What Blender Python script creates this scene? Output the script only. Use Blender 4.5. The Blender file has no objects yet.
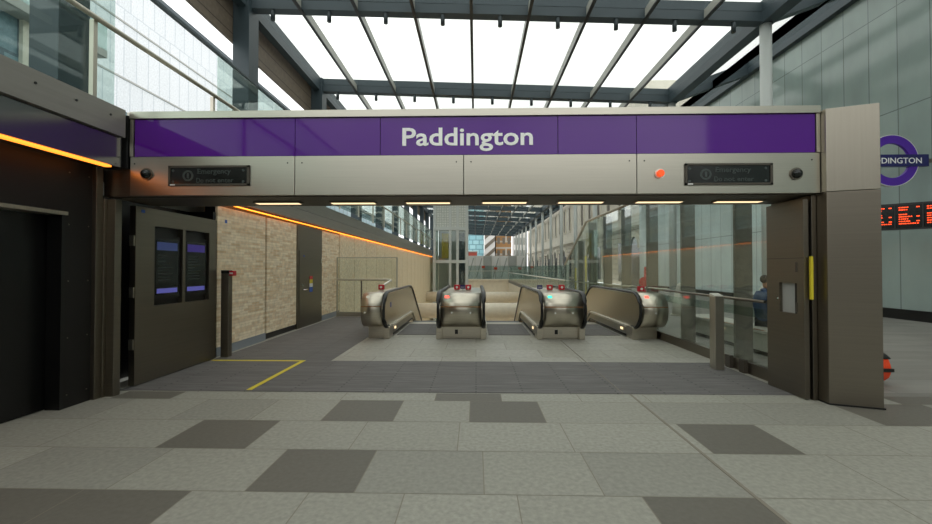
import bpy, bmesh, math, random
from mathutils import Vector, Matrix
random.seed(7)
sc = bpy.context.scene
C = sc.collection
R = math.radians
PI = math.pi

# ------------------------------------------------------------------ camera, sky, exposure
cam_data = bpy.data.cameras.new('camera')
cam_data.sensor_width = 36
cam_data.lens = 414 / 932 * 36
cam_data.clip_end = 600
cam = bpy.data.objects.new('camera', cam_data)
C.objects.link(cam)
cam.location = (0, 0, 1.6)
cam.rotation_euler = (R(90 + .83), 0, R(1.38))
sc.camera = cam
sc.view_settings.view_transform = 'Standard'
sc.view_settings.look = 'None'
sc.view_settings.gamma = 1
sc.view_settings.use_curve_mapping = False
sc.view_settings.exposure = 1.32

w = bpy.data.worlds.new('overcast_sky'); sc.world = w; w.use_nodes = True
nt = w.node_tree; nt.nodes.clear()
wo = nt.nodes.new('ShaderNodeOutputWorld'); bg = nt.nodes.new('ShaderNodeBackground')
tc = nt.nodes.new('ShaderNodeTexCoord'); nz = nt.nodes.new('ShaderNodeTexNoise'); cr = nt.nodes.new('ShaderNodeValToRGB')
nz.inputs['Scale'].default_value = 2.2; nz.inputs['Detail'].default_value = 5
cr.color_ramp.elements[0].position = .34; cr.color_ramp.elements[0].color = (.56, .575, .58, 1)
cr.color_ramp.elements[1].position = .7; cr.color_ramp.elements[1].color = (1.02, 1.02, 1.0, 1)
nt.links.new(tc.outputs['Generated'], nz.inputs['Vector']); nt.links.new(nz.outputs['Fac'], cr.inputs['Fac'])
nt.links.new(cr.outputs['Color'], bg.inputs['Color']); bg.inputs['Strength'].default_value = 1.0
nt.links.new(bg.outputs[0], wo.inputs['Surface'])
try:
    sc.cycles.transparent_max_bounces = 32
    sc.cycles.max_bounces = 8
    sc.cycles.sample_clamp_indirect = 6
except Exception:
    pass

# ------------------------------------------------------------------ materials
def lin(c):
    c /= 255
    return c / 12.92 if c <= .04045 else ((c + .055) / 1.055) ** 2.4
def col(h):
    return (lin(int(h[0:2], 16)), lin(int(h[2:4], 16)), lin(int(h[4:6], 16)), 1)
MATS = {}
def mat(name, h, rough=.6, metal=0, spec=.5, noise=None, bump=0, var=.12, coat=0):
    """noise = (sx, sy, sz) scale of the object-space grain"""
    m = bpy.data.materials.new(name); m.use_nodes = True
    t = m.node_tree; p = t.nodes['Principled BSDF']
    p.inputs['Base Color'].default_value = col(h); p.inputs['Roughness'].default_value = rough
    p.inputs['Metallic'].default_value = metal; p.inputs['Specular IOR Level'].default_value = spec
    p.inputs['Coat Weight'].default_value = coat
    if noise:
        g = t.nodes.new('ShaderNodeNewGeometry'); mp = t.nodes.new('ShaderNodeMapping'); n = t.nodes.new('ShaderNodeTexNoise')
        mp.inputs['Scale'].default_value = noise; n.inputs['Scale'].default_value = 1; n.inputs['Detail'].default_value = 4
        t.links.new(g.outputs['Position'], mp.inputs['Vector']); t.links.new(mp.outputs[0], n.inputs['Vector'])
        r = t.nodes.new('ShaderNodeValToRGB'); c = col(h)
        r.color_ramp.elements[0].position = .3; r.color_ramp.elements[1].position = .7
        r.color_ramp.elements[0].color = tuple(x * (1 - var) for x in c[:3]) + (1,)
        r.color_ramp.elements[1].color = tuple(min(1, x * (1 + var)) for x in c[:3]) + (1,)
        t.links.new(n.outputs['Fac'], r.inputs['Fac']); t.links.new(r.outputs['Color'], p.inputs['Base Color'])
        if bump:
            b = t.nodes.new('ShaderNodeBump'); b.inputs['Strength'].default_value = bump; b.inputs['Distance'].default_value = .01
            t.links.new(n.outputs['Fac'], b.inputs['Height']); t.links.new(b.outputs[0], p.inputs['Normal'])
    MATS[name] = m
    return m
def emis(name, h, s):
    m = bpy.data.materials.new(name); m.use_nodes = True; p = m.node_tree.nodes['Principled BSDF']
    p.inputs['Base Color'].default_value = col(h); p.inputs['Emission Color'].default_value = col(h)
    p.inputs['Emission Strength'].default_value = s
    return m
def glass(name, tint, refl=1.0, base=.04):
    m = bpy.data.materials.new(name); m.use_nodes = True; t = m.node_tree; t.nodes.clear()
    o = t.nodes.new('ShaderNodeOutputMaterial'); mx = t.nodes.new('ShaderNodeMixShader')
    tr = t.nodes.new('ShaderNodeBsdfTransparent'); gl = t.nodes.new('ShaderNodeBsdfGlossy'); lw = t.nodes.new('ShaderNodeLayerWeight')
    lw.inputs['Blend'].default_value = .5; tr.inputs['Color'].default_value = col(tint); gl.inputs['Roughness'].default_value = .02
    gl.inputs['Color'].default_value = (.9, .95, .93, 1)
    pw = t.nodes.new('ShaderNodeMath'); pw.operation = 'POWER'; pw.inputs[1].default_value = 5
    ma = t.nodes.new('ShaderNodeMath'); ma.operation = 'MULTIPLY_ADD'; ma.inputs[1].default_value = .9 * refl; ma.inputs[2].default_value = base * refl
    ma.use_clamp = True
    t.links.new(lw.outputs['Facing'], pw.inputs[0]); t.links.new(pw.outputs[0], ma.inputs[0]); t.links.new(ma.outputs[0], mx.inputs[0])
    t.links.new(tr.outputs[0], mx.inputs[1]); t.links.new(gl.outputs[0], mx.inputs[2]); t.links.new(mx.outputs[0], o.inputs['Surface'])
    return m
def brickmat(name, h1, h2, hm, bw, bh, mortar, plane='YZ', vr=(.85, 1.12), rough=.8, bias=0, offset=.5, spec=.4, bump=.3, metal=0, grain=None):
    m = bpy.data.materials.new(name); m.use_nodes = True; t = m.node_tree; p = t.nodes['Principled BSDF']
    g = t.nodes.new('ShaderNodeNewGeometry'); s = t.nodes.new('ShaderNodeSeparateXYZ'); cb = t.nodes.new('ShaderNodeCombineXYZ')
    t.links.new(g.outputs['Position'], s.inputs[0])
    t.links.new(s.outputs['XYZ'.index(plane[0])], cb.inputs[0]); t.links.new(s.outputs['XYZ'.index(plane[1])], cb.inputs[1])
    b = t.nodes.new('ShaderNodeTexBrick'); b.offset = offset
    b.inputs['Color1'].default_value = col(h1); b.inputs['Color2'].default_value = col(h2); b.inputs['Mortar'].default_value = col(hm)
    b.inputs['Scale'].default_value = 1; b.inputs['Brick Width'].default_value = bw; b.inputs['Row Height'].default_value = bh
    b.inputs['Mortar Size'].default_value = mortar; b.inputs['Bias'].default_value = bias; b.inputs['Mortar Smooth'].default_value = .1
    t.links.new(cb.outputs[0], b.inputs['Vector'])
    out = b.outputs['Color']
    n = t.nodes.new('ShaderNodeTexNoise'); n.inputs['Scale'].default_value = 1; n.inputs['Detail'].default_value = 5
    mp = t.nodes.new('ShaderNodeMapping'); mp.inputs['Scale'].default_value = grain or (9, 9, 9)
    t.links.new(g.outputs['Position'], mp.inputs[0]); t.links.new(mp.outputs[0], n.inputs['Vector'])
    mr = t.nodes.new('ShaderNodeMapRange'); mr.inputs[1].default_value = .3; mr.inputs[2].default_value = .7; mr.inputs[3].default_value = vr[0]; mr.inputs[4].default_value = vr[1]
    t.links.new(n.outputs['Fac'], mr.inputs[0])
    mx = t.nodes.new('ShaderNodeVectorMath'); mx.operation = 'SCALE'
    t.links.new(out, mx.inputs[0]); t.links.new(mr.outputs[0], mx.inputs['Scale']); t.links.new(mx.outputs[0], p.inputs['Base Color'])
    if bump:
        bp = t.nodes.new('ShaderNodeBump'); bp.inputs['Strength'].default_value = bump; bp.inputs['Distance'].default_value = .01; bp.invert = True
        t.links.new(b.outputs['Fac'], bp.inputs['Height']); t.links.new(bp.outputs[0], p.inputs['Normal'])
    p.inputs['Roughness'].default_value = rough; p.inputs['Specular IOR Level'].default_value = spec; p.inputs['Metallic'].default_value = metal
    return m

M = {}
M['steel'] = mat('brushed_steel', 'BAB6A9', .34, 1, noise=(1, 1, 90), var=.04)
M['steel_pillar'] = mat('pillar_steel', 'A29C8F', .4, 1, noise=(40, 40, 1), var=.03)
M['steel_soft'] = mat('satin_steel', 'BDB8AA', .42, 1, noise=(2, 60, 3), var=.08)
M['steel_dark'] = mat('bronze_steel', '857E72', .38, 1, noise=(1, 1, 70), var=.04)
M['steel_esc'] = mat('escalator_steel', 'C9C2B2', .3, 1, noise=(2, 50, 50), var=.07)
M['steel_bright'] = mat('bright_steel', 'E2DDD0', .3, .5)
M['chrome'] = mat('chrome', 'E6E6E4', .12, 1)
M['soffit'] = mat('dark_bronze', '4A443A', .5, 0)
M['black'] = mat('black_rubber', '161616', .35)
M['void_black'] = mat('black_lacquer', '0A0A0A', .35)
M['cladding'] = mat('dark_brown_cladding', '0E0B09', .5, 0, noise=(1, 1, 3), var=.2)
M['steel_blue'] = mat('blue_grey_paint', '3A474D', .5, 0)
M['steel_blue_dark'] = mat('dark_blue_grey_paint', '2B3539', .5, 0)
M['mullion'] = mat('mullion_grey', 'A3A49C', .5, 0)
M['white_paint'] = mat('pale_grey_paint', 'C3C8C4', .45)
M['purple'] = mat('purple_glass', '571A8A', .06, 0, .32)
M['purple_dark'] = mat('purple_film', '3A2A50', .15, .3)
M['letters'] = mat('white_lettering', 'FFFFFC', .4)
M['fascia_grey'] = mat('grey_metal_fascia', '8E8B83', .4, .3, noise=(2, 2, 30), var=.06)
M['fascia_gloss'] = mat('glossy_grey_metal_fascia', '8C8B8B', .16, .9)
M['fascia_brown'] = brickmat('brown_soffit_planks', '7C6F61', '746758', '4A4138', 60, .55, .02, 'YZ', rough=.6)
M['brick'] = brickmat('buff_thin_brick', 'FBE9CC', 'DDBB8C', 'EAD8B8', .3, .052, .006, 'YZ', bias=-.2)
M['brick_far'] = brickmat('buff_stone_panels', 'F5E6CA', 'E8D3AE', 'E5D3B2', .12, .05, .004, 'YZ', bias=-.2)
M['plinth'] = mat('grey_plinth', '8E949A', .5, 0)
M['mat_floor'] = brickmat('ribbed_grey_matting', '7C7A78', '6D6B69', '545250', 1.2, .055, .012, 'XY', rough=.7, bump=.5, grain=(2.5, 45, 1), vr=(.72, 1.25))
M['mat_side'] = brickmat('ribbed_grey_matting_side', '787674', '6C6A68', '54524F', 1.2, .055, .012, 'XY', rough=.7, bump=.5, grain=(2.5, 45, 1), vr=(.72, 1.25))
M['grout'] = mat('grout', '857F72', .9)
def granite(n, h, v=.1):
    return mat(n, h, .55, 0, .35, noise=(26, 26, 26), bump=.2, var=v)
M['tile_a'] = granite('granite_pale', '96958A', .13)
M['tile_b'] = granite('granite_mid', '8E8D83', .13)
M['tile_c'] = granite('granite_warm', '9A998E', .15)
M['tile_d'] = granite('granite_dark', '68655C', .08)
M['pave'] = brickmat('granite_paving_far', 'A3A198', '979589', '7C776C', 1.2, .68, .006, 'XY', rough=.5, grain=(12, 12, 12), bump=.1)
M['street'] = brickmat('street_paving', '85837C', '78766F', '66645E', 1.2, .68, .006, 'XY', rough=.6, grain=(.6, 3, 1), bump=.1)
M['concrete'] = mat('beige_concrete', 'E4D8C2', .75, 0, noise=(3, 3, 3), var=.06)
M['concrete_tube'] = mat('concrete_strut', 'DCD2BE', .6, 0, noise=(4, 2, 6), var=.06)
M['yellow'] = mat('yellow', 'D6C42C', .5)
M['red'] = mat('red', 'C2202C', .4)
M['blue'] = mat('blue', '2257B8', .4)
M['navy'] = mat('navy', '28286A', .3)
M['roundel_purple'] = mat('roundel_purple', '5B2BB0', .35)
M['orange'] = mat('orange_fabric', 'EE4A1C', .6)
M['screen'] = mat('dark_screen', '141816', .15)
M['dim'] = mat('unlit_pixels', '3E4744', .4)
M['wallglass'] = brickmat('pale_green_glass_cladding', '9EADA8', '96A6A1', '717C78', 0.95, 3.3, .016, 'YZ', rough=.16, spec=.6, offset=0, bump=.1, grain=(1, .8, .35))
M['wallglass_lit'] = brickmat('lit_glass_cladding', 'D2DEDC', 'CAD7D5', '8A9694', 0.95, 3.3, .016, 'YZ', rough=.3, spec=.5, offset=0, bump=.1, grain=(1, .8, .35))  # same cladding, stronger light on the far lower wall put into its colour
M['cream'] = mat('cream_stone', 'E4DECF', .8, 0, noise=(1, .5, .5), var=.06)
M['rust'] = brickmat('cream_rusticated_stone', 'DAD2C1', 'D0C8B7', '9E978A', 1.4, .5, .03, 'YZ')
M['window_dark'] = mat('dark_window', '3C4040', .12)
M['window_brown'] = mat('brown_window', '6D6558', .3)  # one even brown for window glass
M['glass'] = glass('clear_glass', 'F8FBF9')
M['glass_g'] = glass('greenish_glass', 'F1F6F3')
M['glass_s'] = glass('smoky_green_glass', 'E0E9E6', 1.1)
M['glass_roof'] = glass('roof_glass', 'E9EBE9', .5)
M['fin'] = mat('stone_grey_fin', '78746A', .5, .2, noise=(8, 8, 14), var=.12)
M['led'] = emis('orange_led', 'FF8A2C', 1.0)
M['led_far'] = emis('orange_led_line', 'FF8A2A', 1.6)
M['lamp'] = emis('warm_strip', 'FFE0B0', .55)
M['ochre'] = mat('ochre', 'B39A2A', .5)
M['lit_green'] = emis('green_light', '30D8A0', 1.0)
M['lit_red'] = emis('red_light', 'FF5040', 1.0)
M['dep_text'] = emis('orange_board_text', 'FF4A1C', .8)
M['bld_blue'] = brickmat('blue_glass_tower', '8FC3CE', 'A9D6DC', '6D9AA6', 2.2, 1.6, .15, 'XZ', rough=.4)
M['bld_brown'] = brickmat('brown_brick_tower', 'A88055', '9A744B', 'B9B4A8', 9, 1.9, .25, 'XZ', rough=.8)
M['bld_white'] = mat('white_render', 'D8D6D2', .8)
M['bld_red'] = mat('red_brick', '9C4A3C', .9)
M['bld_grey'] = mat('grey_render', 'A6A7A2', .8)
M['bld_rib'] = brickmat('pale_ribbed_glass_facade', 'DDE1E4', 'D6DBDE', 'C4CBD0', 1.1, 5, .05, 'YZ', rough=.4)
M['bld_win'] = brickmat('blue_grey_curtain_glass', '86A0A8', '7690 9A'.replace(' ', ''), '5F7079', 1.0, 3.0, .06, 'YZ', rough=.15)
M['bld_win_pale'] = brickmat('pale_blue_curtain_glass', 'B4CDD4', '9DBAC3', '7F939A', 1.5, 1.5, .1, 'YZ', rough=.3)
M['skin'] = mat('skin', 'B98A6C', .6); M['hair'] = mat('dark_hair', '2A2320', .7)
M['denim'] = mat('dark_blue_jacket', '263F60', .8); M['trouser'] = mat('dark_trousers', '23242A', .8)
M['bench'] = mat('pale_granite', 'B4B2A6', .6, 0, noise=(20, 20, 20), var=.06)
M['white'] = mat('white', 'E4E4E0', .5)
M['perf'] = brickmat('perforated_panel', 'D6D9D1', 'CDD0C8', 'B4B9B1', .25, .25, .04, 'XZ', rough=.5, offset=0)

# ------------------------------------------------------------------ builders
class MB:
    def __init__(s): s.v = []; s.f = []; s.mi = []; s.sm = []
    def quad(s, pts, m=0, smooth=False):
        b = len(s.v); s.v += [tuple(p) for p in pts]; s.f.append(tuple(range(b, b + len(pts)))); s.mi.append(m); s.sm.append(smooth)
    def box(s, x0, x1, y0, y1, z0, z1, m=0):
        return s.hexa([(x0, y0, z0), (x1, y0, z0), (x1, y1, z0), (x0, y1, z0), (x0, y0, z1), (x1, y0, z1), (x1, y1, z1), (x0, y1, z1)], m)
    def hexa(s, p, m=0):
        b = len(s.v); s.v += [tuple(q) for q in p]
        for f in ((0, 3, 2, 1), (4, 5, 6, 7), (0, 1, 5, 4), (1, 2, 6, 5), (2, 3, 7, 6), (3, 0, 4, 7)):
            s.f.append(tuple(b + i for i in f)); s.mi.append(m); s.sm.append(False)
        return s
    def prism(s, poly, a, b_, axis='X', m=0, smooth_side=False):
        """poly = 2d outline in the two other axes (order YZ / XZ / XY), extruded from a to b_"""
        def p3(u, v, t): return {'X': (t, u, v), 'Y': (u, t, v), 'Z': (u, v, t)}[axis]
        n = len(poly); b = len(s.v)
        s.v += [p3(u, v, a) for u, v in poly] + [p3(u, v, b_) for u, v in poly]
        s.f.append(tuple(range(b, b + n))[::-1]); s.mi.append(m); s.sm.append(False)
        s.f.append(tuple(range(b + n, b + 2 * n))); s.mi.append(m); s.sm.append(False)
        for i in range(n):
            j = (i + 1) % n
            s.f.append((b + i, b + j, b + n + j, b + n + i)); s.mi.append(m); s.sm.append(smooth_side)
        return s
    def tube(s, path, r, n=12, m=0, r2=None, up=None):
        """round (or elliptical r, r2) sweep along a path with caps"""
        P = [Vector(p) for p in path]; b = len(s.v)
        up = Vector(up) if up else None
        for i, p in enumerate(P):
            d = (P[min(i + 1, len(P) - 1)] - P[max(i - 1, 0)]).normalized()
            u = up or (Vector((0, 0, 1)) if abs(d.z) < .9 else Vector((1, 0, 0)))
            sx = d.cross(u).normalized(); sy = sx.cross(d).normalized()
            for k in range(n):
                a = 2 * PI * k / n
                s.v.append(tuple(p + sx * (r * math.cos(a)) + sy * ((r2 or r) * math.sin(a))))
        for i in range(len(P) - 1):
            for k in range(n):
                q = (k + 1) % n
                s.f.append((b + i * n + k, b + i * n + q, b + (i + 1) * n + q, b + (i + 1) * n + k)); s.mi.append(m); s.sm.append(True)
        s.f.append(tuple(range(b, b + n))[::-1]); s.mi.append(m); s.sm.append(False)
        e = b + (len(P) - 1) * n
        s.f.append(tuple(range(e, e + n))); s.mi.append(m); s.sm.append(False)
        return s
    def ring(s, c, ro, ri, d, n=48, m=0):
        """flat ring in the XZ plane with thickness d along Y"""
        b = len(s.v)
        for y in (-d / 2, d / 2):
            for r in (ro, ri):
                for k in range(n):
                    a = 2 * PI * k / n; s.v.append((c[0] + r * math.cos(a), c[1] + y, c[2] + r * math.sin(a)))
        for k in range(n):
            q = (k + 1) % n
            for A, B in ((0, 1), (3, 2), (1, 3), (2, 0)):
                s.f.append((b + A * n + k, b + A * n + q, b + B * n + q, b + B * n + k)); s.mi.append(m); s.sm.append(False)
        return s
    def build(s, name, mats, parent=None, bevel=0):
        if not isinstance(mats, (list, tuple)): mats = [mats]
        me = bpy.data.meshes.new(name); off = Vector(parent_world(parent)) if parent else Vector((0, 0, 0))
        me.from_pydata([tuple(Vector(v) - off) for v in s.v], [], s.f)
        for m_ in mats: me.materials.append(m_)
        for p, i, sm in zip(me.polygons, s.mi, s.sm): p.material_index = i; p.use_smooth = sm
        bm = bmesh.new(); bm.from_mesh(me); bmesh.ops.recalc_face_normals(bm, faces=bm.faces); bm.to_mesh(me); bm.free()
        o = bpy.data.objects.new(name, me); C.objects.link(o)
        if parent: o.parent = parent
        if bevel:
            bv = o.modifiers.new('bevel', 'BEVEL'); bv.width = bevel; bv.segments = 2; bv.limit_method = 'ANGLE'; bv.angle_limit = R(40)
        return o
def parent_world(p):
    v = Vector((0, 0, 0))
    while p is not None: v += p.location; p = p.parent
    return v
def tag(o, label=None, cat=None, group=None, kind=None):
    if label: o['label'] = label
    if cat: o['category'] = cat
    if group: o['group'] = group
    if kind: o['kind'] = kind
    return o
def thing(name, label, cat, loc=(0, 0, 0), group=None, kind=None):
    o = bpy.data.objects.new(name, None); o.empty_display_size = .1; C.objects.link(o); o.location = loc
    return tag(o, label, cat, group, kind)
def struct(mb, name, mats, label, cat, bevel=0):
    o = mb.build(name, mats, None, bevel); return tag(o, label, cat, None, 'structure')
def dup(root, dx, label=None):
    r = root.copy(); C.objects.link(r); r.location = root.location + Vector(dx)
    if label: r['label'] = label
    for ch in root.children:
        c = ch.copy(); C.objects.link(c); c.parent = r
        for g in ch.children:
            d = g.copy(); C.objects.link(d); d.parent = c
    return r
def bx(*a, m=0): return MB().box(*a, m=m)
def text(name, s, W, H, m, parent, c, depth=.006, bold=.012, rot=(PI / 2, 0, 0)):
    """lettering W wide and H high (ascender height) centred at c, facing -Y by default"""
    cu = bpy.data.curves.new(name, 'FONT'); cu.body = s; cu.size = 1; cu.offset = bold; cu.resolution_u = 3
    cu.align_x = 'CENTER'
    t = bpy.data.objects.new(name + '_curve', cu); C.objects.link(t)
    bpy.context.view_layer.update()
    me = bpy.data.meshes.new_from_object(t.evaluated_get(bpy.context.evaluated_depsgraph_get()))
    bpy.data.objects.remove(t)
    xs = [v.co.x for v in me.vertices]; ys = [v.co.y for v in me.vertices]
    cap = .73
    kx = W / (max(xs) - min(xs)); ky = H / cap; mx = (max(xs) + min(xs)) / 2
    bm = bmesh.new(); bm.from_mesh(me)
    for v in bm.verts: v.co = Vector(((v.co.x - mx) * kx, (v.co.y - cap / 2) * ky, 0))
    r = bmesh.ops.extrude_face_region(bm, geom=bm.faces[:])
    for g in r['geom']:
        if isinstance(g, bmesh.types.BMVert): g.co.z += depth
    bmesh.ops.recalc_face_normals(bm, faces=bm.faces)
    bmesh.ops.rotate(bm, cent=(0, 0, 0), matrix=Matrix.Rotation(rot[0], 3, 'X'), verts=bm.verts)
    if rot[2]: bmesh.ops.rotate(bm, cent=(0, 0, 0), matrix=Matrix.Rotation(rot[2], 3, 'Z'), verts=bm.verts)
    off = Vector(c) - (parent_world(parent) if parent else Vector((0, 0, 0)))
    bmesh.ops.translate(bm, vec=off, verts=bm.verts)
    for f_ in bm.faces: f_.smooth = False
    bm.to_mesh(me); bm.free(); me.materials.clear(); me.materials.append(m)
    for p_ in me.polygons: p_.material_index = 0
    o = bpy.data.objects.new(name, me); C.objects.link(o)
    if parent: o.parent = parent
    return o

LX, RX, HY = -4.68, 4.1, 5.05            # left wall face, right glass line, front of the portal
WALL = 13.3                              # glass-clad wall on the far right

# ------------------------------------------------------------------ floor
f = MB()
def tiles(y0, y1, x0, x1, fixed, seed):
    rnd = random.Random(seed); g = .004
    fixed = sorted(fixed); edges = []; x = x0; fi = 0
    cells = []
    spans = []
    cur = x0
    for a, b in fixed:
        spans.append((cur, a, 0)); spans.append((a, b, 1)); cur = b
    spans.append((cur, x1, 0))
    for a, b, d in spans:
        if b - a < .02: continue
        if d: cells.append((a, b, 3)); continue
        n = max(1, round((b - a) / rnd.choice((.8, .95, 1.1)))); ws = [rnd.uniform(.85, 1.15) for _ in range(n)]; t = sum(ws); c = a
        for q in ws:
            e = c + q / t * (b - a)
            dk = 3 if rnd.random() < .07 and (e > 5 or y0 < 0) else rnd.choice((0, 0, 1, 2)); cells.append((c, e, dk)); c = e
    for a, b, m in cells:
        f.quad([(a + g, y0 + g, 0), (b - g, y0 + g, 0), (b - g, y1 - g, 0), (a + g, y1 - g, 0)], m)
rows = [(5.0, 5.3, [(-4.5, -3.75), (-.5, .31)]), (4.32, 5.0, [(-1.63, -.87), (-.07, .73)]), (3.64, 4.32, [(-2.86, -2.05), (2.05, 2.83)]),
        (2.95, 3.64, [(-1.66, -.87)]), (2.27, 2.95, [(-3.6, -2.83), (-2.83, -2.04), (1.16, 1.97)])]
y = 2.27
for i in range(9): rows.append((y - .68, y, [])); y -= .68
YB = y
for i, (a, b, fx) in enumerate(rows): tiles(a, b, LX - .3, WALL, fx, i + 3)
f.box(LX - .3, WALL, YB, 5.3, -.3, -.002, 4)
VX0, VX1, VY0, VY1 = LX, 4.3, 12.3, 55
f.box(LX - .3, 4.6, 5.3, VY0, -.3, 0, 5)
f.box(LX - .3, -2.55, VY0, 13.65, -.3, 0, 5)
f.box(4.6, WALL, 5.3, 60, -.3, 0, 6)
f.box(VX1, 4.6, VY0, 60, -.3, 0, 6)
f.box(-14, WALL, -14, YB, -.3, 0, 6)
f.box(-14, VX1, 55.4, 60, -.3, 0, 6)
f.box(-14, LX - .4, 44, 55.4, -.3, 0, 6)
f.box(-30, 60, 60, 170, -.3, -.01, 6)
struct(f, 'floor', [M['tile_a'], M['tile_b'], M['tile_c'], M['tile_d'], M['grout'], M['pave'], M['street']],
       'grey granite paving slabs with scattered darker slabs', 'floor')
o = tag(MB().box(LX + .02, 4.02, 5.32, 7.08, .001, .008).build('entrance_matting', M['mat_floor']),
        'dark grey ribbed matting strip right across the entrance under the sign', 'floor mat', 'ribbed entrance matting')
o = tag(MB().box(LX + .1, -2.5, 7.085, 13.5, .001, .006).build('side_matting', M['mat_side']),
        'dark grey ribbed flooring running back beside the brick wall', 'floor mat', 'ribbed entrance matting')
struct(MB().box(1.94, 1.965, YB, 5.32, .0, .003).box(1.86, 1.87, 5.32, 9.2, .005, .011), 'trim_1', M['grout'], 'thin brown expansion joint running through the paving', 'floor joint')
t = MB(); t.box(-4.55, -2.93, 7.02, 7.09, .007, .011); t.box(-3.0, -2.93, 5.36, 7.02, .007, .011)
tag(t.build('floor_tape', M['yellow']), 'yellow tape marking a right angle on the matting by the left gate', 'tape')

# void under the escalators
v = MB()
v.box(LX - .5, VX1 + .3, VY0, VY1, -8.2, -8)                      # lower level floor
struct(v, 'floor_lower', M['concrete'], 'lower concourse floor at the bottom of the void', 'floor')
v = MB(); v.box(VX1, VX1 + .3, VY0 + .02, VY1, -8, -.31)
struct(v, 'wall_void_right', M['concrete'], 'beige concrete wall below the right glass balustrade', 'wall')
v = MB(); v.box(LX, VX1 + 1.6, VY1, VY1 + .4, -8, .1); v.box(LX, VX1 + 1.6, VY1 - .12, VY1 + .5, -.1, .12)
v.box(-2.5, 5, VY1 - .5, VY1, -1.9, -1.75)
struct(v, 'wall_void_end', M['concrete'], 'beige concrete parapet at the far end of the void', 'wall')
v = MB(); v.box(LX - .4, LX, 44.02, VY1, -8, 2.8)
struct(v, 'wall_void_left', M['concrete'], 'beige concrete wall beyond the brick wall', 'wall')
v = MB(); v.box(LX - .3, VX1, 12.1, 12.28, -8, -.31)
struct(v, 'wall_void_near', M['concrete'], 'concrete wall under the landing edge', 'wall')

for k, (yy, zz, lb) in enumerate(((25, -.97, 'nearer of two horizontal concrete struts behind the escalators'), (39, -1.1, 'farther of two horizontal concrete struts spanning the void'))):
    n = 32; tb = MB()
    tb.tube([(LX + .001, yy, zz), (VX1 - .001, yy, zz)], .46, n)
    tag(tb.build('concrete_strut', M['concrete_tube']), lb, 'strut', 'round concrete struts across the void')

# ------------------------------------------------------------------ left building
# near wall, dark cladding, recessed door
v = MB()
v.box(LX - .3, LX, 4.6, 4.93, 0, 2.84)
v.box(LX - .3, LX, -6, 4.6, 2.25, 2.84)
v.box(LX - .3, LX, -6, 3.0, 0, 2.25)
struct(v, 'wall_left', M['cladding'], 'black-brown panelled wall at the left under the orange light line', 'wall')
v = MB()
for yy in (4.64, 4.88):
    for zz in (.15, .8, 1.45, 2.1, 2.7): v.tube([(LX + .001, yy, zz), (LX + .006, yy, zz)], .008, 8)
tag(v.build('panel_rivet', M['steel_dark']), 'small rivets up the dark panel edge beside the black door', 'rivet', None, 'stuff')
d = thing('door_1', 'black recessed door in the dark wall at far left', 'door', (LX - .2, 4, 0), None, 'structure')
MB().box(LX - .24, LX - .18, 3.02, 4.57, .01, 2.2).build('leaf', M['void_black'], d)
MB().box(LX - .17, LX + .002, 4.56, 4.6, 0, 2.25).build('jamb', M['void_black'], d)
MB().box(LX - .17, LX + .035, 3.0, 4.6, 2.2, 2.24).build('head_trim', M['steel_soft'], d)
# column by the portal
v = MB(); v.box(LX - .02, LX + .05, 4.93, 5.02, 0, 2.84).box(LX + .07, LX + .17, 5.06, 5.16, 0, 2.46).box(LX - .02, LX + .07, 5.02, 5.14, 0, 2.46)
tag(v.build('steel_post', M['steel_dark'], None, .004), 'narrow bronze steel post between the black wall and left gate', 'post')
# dark pocket for the gate
v = MB(); v.box(LX - .5, LX - .45, 5.02, 7.3, 0, 2.6); v.box(LX - .5, LX, 7.25, 7.33, 0, 2.6); v.box(LX - .5, LX + .0, 4.95, 5.02, 0, 2.6)
for i in range(7): v.box(LX - .45, LX - .42, 5.1 + i * .07, 5.12 + i * .07, .05, 2.5)
for i in range(6): v.box(LX - .44, LX - .4, 5.1, 5.6, .3 + i * .4, .33 + i * .4)
struct(v, 'wall_gate_pocket', M['void_black'], 'black pocket behind the open left gate', 'wall')
# beam above the near wall
b = thing('left_beam', 'grey metal beam running along the top of the dark left wall', 'beam', (-4.35, 2, 2.85))
bm_ = MB(); bm_.box(-4.75, -4.33, -6, 4.99, 3.21, 3.55)
o = bm_.build('upper_fascia', M['fascia_grey'], b)
MB().box(-4.75, -4.38, -6, 4.99, 2.84, 3.2).build('lower_fascia', M['fascia_gloss'], b)
for yy in [4.78 - .42 * i for i in range(12)]:
    MB().tube([(-4.33, yy, 3.42), (-4.322, yy, 3.42)], .013, 10).build('bolt', M['black'], b)
l = MB().box(-4.46, -4.385, -6, 4.86, 2.815, 2.835)
tag(l.build('light_strip', M['led']), 'orange light strip under the beam above the black wall', 'light strip', 'orange light strips on the left')
# far part: brick wall
bw = thing('wall_left_brick', 'pale buff brick wall panels running back on the left', 'wall', (LX - .1, 7.35, 0), None, 'structure')
yp = [7.36, 9.06, 10.72]
def panel(y0, y1, z0, mt=M['brick']):
    MB().box(LX - .25, LX, y0 + .02, y1 - .02, z0, 2.73).build('brick_panel', mt, bw)
panel(7.36, 9.1, .16); panel(9.14, 10.7, .14); panel(12.42, 14.05, .16)
y = 14.1
while y < 44:
    MB().box(LX - .25, LX, y + .03, min(y + 1.72, 44), -6, 2.8).build('brick_panel', M['brick_far'], bw); y += 1.75
MB().box(LX - .22, LX - .04, 7.36, 44, -6, 2.78).build('backing', M['black'], bw)
for a, c in ((7.36, 9.1), (12.42, 14.05)): MB().box(LX - .1, LX + .012, a, c, .0, .155).build('plinth', M['plinth'], bw)
tag(MB().box(LX - .03, LX + .005, 7.6, 7.66, 2.44, 2.5).build('blue_tag', M['blue']), 'tiny blue tag high on the first brick panel', 'tag')
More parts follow.
